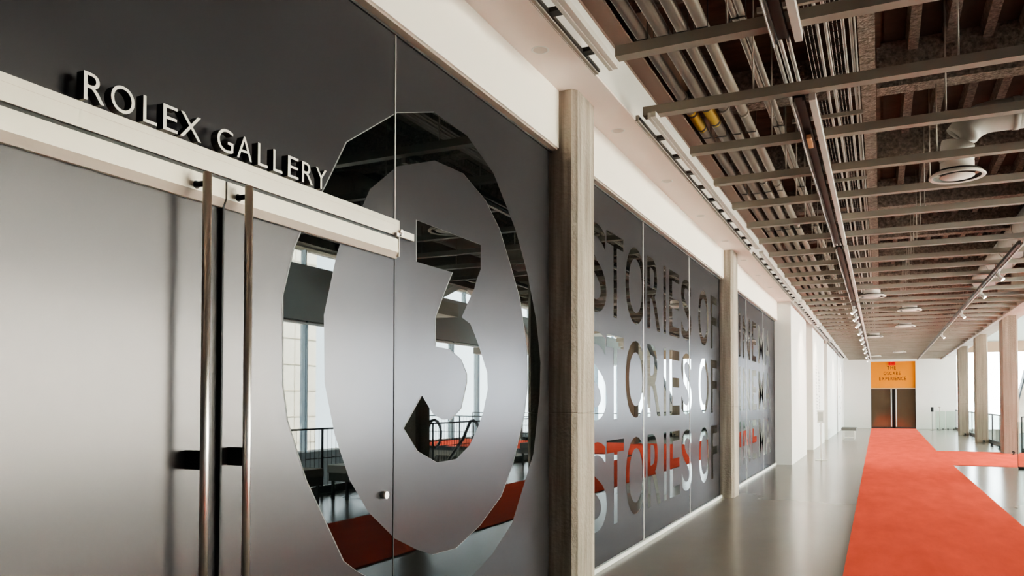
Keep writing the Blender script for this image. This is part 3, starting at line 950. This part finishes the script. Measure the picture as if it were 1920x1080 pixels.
# free-standing glass screen at the near corner of the branch
t = thing('glass_screen', 'clear glass screen panel standing at the near corner of the carpet branch', 'glass panel', (5.8, 21.8, 0))
ob('panel', B((5.36, 6.28, 21.80, 21.812, 0.05, 1.12)), 'rail_glass', t)
ob('shoe', B((5.36, 6.28, 21.78, 21.832, 0.0, 0.06)), 'dark_metal', t)
ob('edge_strip', B((5.352, 5.362, 21.797, 21.815, 0.02, 1.12)), 'dark_metal', t)
# small glass barriers by the end wall
for i, (x0, x1, y, lab) in enumerate([(5.25, 5.72, 50.2, 'low glass barrier panel by the white end wall, left one'), (5.76, 6.25, 50.2, 'low glass barrier panel by the white end wall, right one')]):
    t = thing('glass_screen', lab, 'glass panel', ((x0 + x1) / 2, y, 0), 'glass barriers by the end wall')
    ob('panel', B((x0, x1, y, y + 0.012, 0.05, 1.06)), 'rail_glass', t)
    ob('clamp', B((x0 + 0.06, x0 + 0.14, y - 0.02, y + 0.03, 0.0, 0.09), (x1 - 0.14, x1 - 0.06, y - 0.02, y + 0.03, 0.0, 0.09)), 'bench_dark', t)
    ob('edge_strip', B((x0, x0 + 0.012, y - 0.003, y + 0.015, 0.05, 1.06)), 'conduit', t)
# dark floor fittings by the columns
for i, (x, y) in enumerate([(6.02, 27.55), (6.03, 30.6), (6.02, 32.6), (6.02, 34.95), (6.02, 42.3)]):
    t = thing('floor_uplight', 'small dark floor light by the right-hand columns, %s from the near end' % ORD[i], 'floor light', (x, y, 0), 'floor lights along the columns')
    bm = bmesh.new()
    lathe(bm, [(0.0, 0), (0.06, 0), (0.06, 0.02), (0.04, 0.03), (0.0, 0.03)], 16, (x, y, 0))
    ob('base', bm, 'black', t)
    bm = bmesh.new()
    tube(bm, [(x, y - 0.07, 0.075), (x, y + 0.07, 0.095)], 0.036, 12)
    tube(bm, [(x, y, 0.02), (x, y, 0.08)], 0.015, 8)
    ob('head', bm, 'black', t)

# stair in the far atrium, rising toward the camera
t = thing('stair_flight', 'sloping stair with a dark stringer beyond the right-hand columns', 'staircase', (8.9, 44, 0))
bm = bmesh.new()
n = 24
S0, S1, H = 47.2, 38.2, 5.2
for i in range(n):
    ya = S0 + (S1 - S0) * i / n
    yb = S0 + (S1 - S0) * (i + 1) / n
    za = H * (i + 1) / n
    box(bm, 8.42, 9.9, min(ya, yb), max(ya, yb), za - 0.32 if za > 0.4 else 0.0, za)
ob('tread', bm, 'concrete_smooth', t)
bm = bmesh.new()
vs = [bm.verts.new((xx, yy, zz)) for xx in (8.36, 8.42) for yy, zz in ((S0 + .2, 0.02), (S0 - .4, 0.0), (S1, H - 0.28), (S1, H + 0.14))]
for f in ((0, 1, 2, 3), (4, 7, 6, 5), (0, 3, 7, 4), (1, 5, 6, 2), (0, 4, 5, 1), (2, 6, 7, 3)):
    bm.faces.new([vs[i] for i in f])
ob('stringer', bm, 'dark_metal', t)
ob('landing', B((8.36, 13.3, 36.4, 38.2, 4.95, 5.2)), 'concrete_smooth', t)
# zig-zag upper stair reflected in the numeral
t = thing('stair_flight', 'pale zigzag stair underside reflected in the neck of the numeral', 'staircase', (11, 23, 4))
def slab(bm, x0, x1, a, b, th):
    (ya, za), (yb, zb) = a, b
    vs = [bm.verts.new((xx, yy, zz)) for xx in (x0, x1) for yy, zz in ((ya, za), (yb, zb), (yb, zb - th), (ya, za - th))]
    for f in ((0, 1, 2, 3), (4, 7, 6, 5), (0, 4, 5, 1), (2, 6, 7, 3), (1, 5, 6, 2), (0, 3, 7, 4)):
        bm.faces.new([vs[i] for i in f])
bm = bmesh.new()
slab(bm, 9.6, 10.9, (23.0, 6.6), (27.6, 3.75), 0.22)
ob('lower_flight', bm, 'bulkhead', t)
bm = bmesh.new()
slab(bm, 11.0, 12.3, (21.0, 4.6), (26.0, 6.6), 0.22)
ob('upper_flight', bm, 'atrium_white', t)
ob('landing', B((9.6, 12.4, 27.6, 29.2, 3.5, 3.75)), 'bulkhead', t)
ob('support_post', B((10.85, 11.05, 28.85, 29.05, 0.0, 3.5)), 'bulkhead', t)
ob('concrete_edge', B((9.4, 12.5, 18.6, 21.0, 4.2, 4.6)), 'concrete_smooth', t)

# escalator handrails reflected in the numeral
t = thing('escalator', 'escalator head with black curved handrails down in the void', 'escalator', (9.0, 18.5, -1))
for hx in (8.2, 9.5):
    bm = bmesh.new()
    pts = [(hx, 15.2, -2.2), (hx, 19.2, 0.55)]
    for j in range(1, 10):
        a = pi * 0.75 - j / 9 * pi * 1.25
        pts.append((hx, 19.75 + 0.42 * cos(a), 0.62 + 0.42 * sin(a)))
    tube(bm, pts, 0.045, 8)
    ob('handrail', bm, 'black', t)
    bm = bmesh.new()
    slab(bm, hx - .01, hx + .01, (15.2, -2.25), (19.5, 0.70), 0.75)
    ob('balustrade', bm, 'rail_glass', t)
bm = bmesh.new()
slab(bm, 8.25, 9.45, (15.2, -3.0), (19.8, 0.0), 0.6)
ob('step_band', bm, 'dark_metal', t)

# benches
def bench(x0, x1, y0, y1, label, pad='bench_pad', leg='dark_metal', h=0.56, dark=True):
    t = thing('bench', label, 'bench', ((x0 + x1) / 2, (y0 + y1) / 2, 0))
    ob('seat', bevel(B((x0, x1, y0, y1, h - 0.13, h)), 0.012), pad, t)
    if dark:
        ob('apron', B((x0 + 0.02, x1 - 0.02, y0 + 0.02, y1 - 0.02, h - 0.26, h - 0.13)), 'bench_dark', t)
    hz = h - 0.26 if dark else h - 0.13
    for lx in (x0 + 0.05, x1 - 0.09):
        for ly in (y0 + 0.05, y1 - 0.09):
            ob('leg', B((lx, lx + 0.04, ly, ly + 0.04, 0.0, hz)), leg, t)
    ob('stretcher', B((x0 + 0.06, x1 - 0.06, (y0 + y1) / 2 - .015, (y0 + y1) / 2 + .015, 0.06, 0.09)), leg, t)
bench(5.35, 5.72, 8.1, 9.62, 'grey padded bench by the railing, reflected low in the ring beside a white one')
bench(5.30, 5.72, 10.15, 11.6, 'white ended bench by the railing, reflected in the door glass', 'white_paint')
bench(5.35, 5.72, 17.6, 19.1, 'dark bench reflected in the right side of the ring', 'bench_dark')
bench(0.92, 1.50, 35.6, 36.6, 'pale bench with grey seat by the far left wall', 'bench_dark', 'white_paint', 0.50, False)

# sign stand
t = thing('sign_stand', 'slim white sign stand on a flat base before the left white wall', 'sign', (0.957, 22.75, 0))
ob('base', bevel(B((0.80, 1.11, 22.62, 22.88, 0.001, 0.014)), 0.004, 1), 'white_paint', t)
bm = bmesh.new(); tube(bm, [(0.957, 22.75, 0.012), (0.957, 22.75, 1.05)], 0.024, 12); ob('pole', bm, 'white_paint', t)
ob('plate', bevel(B((0.862, 1.046, 22.742, 22.765, 1.02, 1.36)), 0.006), 'white_paint', t)
ob('print', B((0.885, 1.005, 22.7405, 22.742, 1.06, 1.31)), 'sign_print', t)
# black terminal on a post
t = thing('scanner_post', 'thin post with a small black device before the white end wall', 'post', (5.02, 49, 0))
bm = bmesh.new(); lathe(bm, [(0.0, 0.0), (0.13, 0.0), (0.13, 0.012), (0.03, 0.03), (0.0, 0.03)], 20, (5.02, 49, 0)); ob('base', bm, 'bench_dark', t)
bm = bmesh.new(); tube(bm, [(5.02, 49, 0.02), (5.02, 49, 1.06)], 0.014, 10); ob('pole', bm, 'bench_dark', t)
ob('device', bevel(B((4.95, 5.09, 48.96, 49.03, 1.04, 1.30)), 0.015), 'black', t)
t = thing('scanner_post', 'thin pale post right of the black device', 'post', (5.38, 49, 0))
bm = bmesh.new(); lathe(bm, [(0.0, 0.0), (0.11, 0.0), (0.11, 0.012), (0.03, 0.03), (0.0, 0.03)], 20, (5.38, 49, 0)); ob('base', bm, 'bench_dark', t)
bm = bmesh.new(); tube(bm, [(5.38, 49, 0.02), (5.38, 49, 1.28)], 0.012, 10); ob('pole', bm, 'conduit', t)
ob('cap', bevel(B((5.33, 5.43, 48.98, 49.02, 1.26, 1.32)), 0.008), 'conduit', t)

# vertical grey wall lettering: two columns of short strokes (too blurred to read)
t = thing('wall_graphic', 'two columns of faint grey vertical lettering on the white wall block', 'wall text', (0.42, 29.7, 1.8))
for cy, z0, z1 in ((28.7, 1.95, 2.85), (29.9, 1.95, 2.72), (28.9, 1.15, 1.82), (30.1, 1.2, 1.85), (30.2, 0.72, 1.1)):
    bm = bmesh.new()
    z = z0
    while z < z1:
        h = random.uniform(0.05, 0.10)
        box(bm, 0.4195, 0.4225, cy, cy + random.uniform(0.35, 0.62), z, z + h * 0.55)
        if random.random() < 0.6:
            box(bm, 0.4195, 0.4224, cy + 0.1, cy + 0.18, z + h * 0.55, z + h + 0.02)
        z += h + 0.035
    ob('text_column', bm, 'wall_print', t)
t = thing('wall_graphic', 'faint grey marks on the farthest left wall block', 'wall text', (0.42, 47, 2))
bm = bmesh.new()
for i in range(9):
    box(bm, 0.4195, 0.4225, 45.2 + (i % 3) * 1.4, 45.8 + (i % 3) * 1.4, 0.9 + i * 0.3, 1.0 + i * 0.3)
ob('text_block', bm, 'wall_print', t)

# ------------------------------------------------------------------ outside
t = thing('stone_building', 'cream stone facade across the street, reflected in the clear ring', 'building', (26, 22, 0))
ob('facade', B((25.0, 32.0, 2.0, 33.2, -8, 22)), 'stone', t)
bm = bmesh.new()
z = -6.0
while z < 22:
    box(bm, 24.985, 25.0, 2.0, 33.2, z, z + 0.05)
    z += 1.35
yy = 3.0
while yy < 33:
    box(bm, 24.984, 25.0, yy, yy + 0.05, -8, 22)
    yy += 1.9
ob('panel_joint', bm, 'stone_joint', t)
o = ob('street', B((WX + 0.3, 80, -40, 160, -8.3, -8.0)), 'street')
tag(o, 'grey street outside the atrium windows', 'street', kind='structure')

# ------------------------------------------------------------------ light
W = bpy.data.worlds.new('sky')
SC.world = W
W.use_nodes = True
nt = W.node_tree
nt.nodes.clear()
wo = nt.nodes.new('ShaderNodeOutputWorld')
bg = nt.nodes.new('ShaderNodeBackground')
bg.inputs['Color'].default_value = (0.86, 0.96, 1.0, 1)
bg.inputs['Strength'].default_value = 7.0
nt.links.new(bg.outputs[0], wo.inputs[0])

def lamp(name, kind, loc, energy, color=(1, 1, 1), **kw):
    l = bpy.data.lights.new(name, kind)
    l.energy = energy
    l.color = color
    for a, v in kw.items():
        setattr(l, a, v)
    o = bpy.data.objects.new(name, l)
    o.location = loc
    COL.objects.link(o)
    return o
sun = lamp('sun', 'SUN', (0, 0, 30), 45.0, (1.0, 0.94, 0.84), angle=0.01)
sun.rotation_euler = Vector((0.46, 0.16, -0.87)).to_track_quat('-Z', 'Y').to_euler()

def portal(name, loc, d, sx, sy):
    o = lamp(name, 'AREA', loc, 1.0, shape='RECTANGLE', size=sx, size_y=sy)
    o.rotation_euler = Vector(d).to_track_quat('-Z', 'Y').to_euler()
    o.data.cycles.is_portal = True
    return o
for i in range(4):
    yc = 5.21 + (YE + 1.2 - 5.21) * (i + 0.5) / 4
    p = portal('sky_portal', (WX + 0.25, yc, 2.03), (-1, 0, 0), (YE + 1.2 - 5.21) / 4, 4.0)
portal('sky_portal', ((6.45 + WX) / 2, YE + 0.75, 2.2), (0, -1, 0), WX - 6.45, 4.4)

# track spotlights that light the end wall and left walls
for y in (23.4, 28.4, 33.1, 39.5, 43.7, 47.5):
    s = lamp('track_lamp', 'SPOT', (1.76, y - .03, 3.77), 70, (1.0, 0.86, 0.68), spot_size=radians(85), spot_blend=0.8, shadow_soft_size=0.05)
    s.rotation_euler = Vector((-0.8, 0.1, -0.75)).to_track_quat('-Z', 'Y').to_euler()

# ------------------------------------------------------------------ camera
f_px, yaw, pitch, cy, d, roll = 1456.15, 0.442743, 0.024826, 715.8, 2.422, 0.00137
fwd = Vector((-sin(yaw) * cos(pitch), cos(yaw) * cos(pitch), sin(pitch)))
r = Vector((cos(yaw), sin(yaw), 0))
u = r.cross(fwd)
R = r * cos(roll) + u * sin(roll)
U = u * cos(roll) - r * sin(roll)
cam = bpy.data.cameras.new('camera')
co = bpy.data.objects.new('camera', cam)
COL.objects.link(co)
M = Matrix((R, U, -fwd)).transposed().to_4x4()
M.translation = Vector((d, 0, 1.6))
co.matrix_world = M
cam.sensor_fit = 'HORIZONTAL'
cam.sensor_width = 36.0
cam.lens = 36.0 * f_px / 1920.0
cam.shift_y = (cy - 540.0) / 1920.0
cam.clip_start = 0.05
cam.clip_end = 500
SC.camera = co

SC.cycles.use_denoising = True
SC.cycles.max_bounces = 10
SC.cycles.diffuse_bounces = 6
SC.cycles.glossy_bounces = 5
SC.cycles.transparent_max_bounces = 16
SC.cycles.sample_clamp_indirect = 8.0
SC.view_settings.view_transform = 'AgX'
SC.view_settings.look = 'AgX - Medium High Contrast'
SC.view_settings.exposure = 2.0
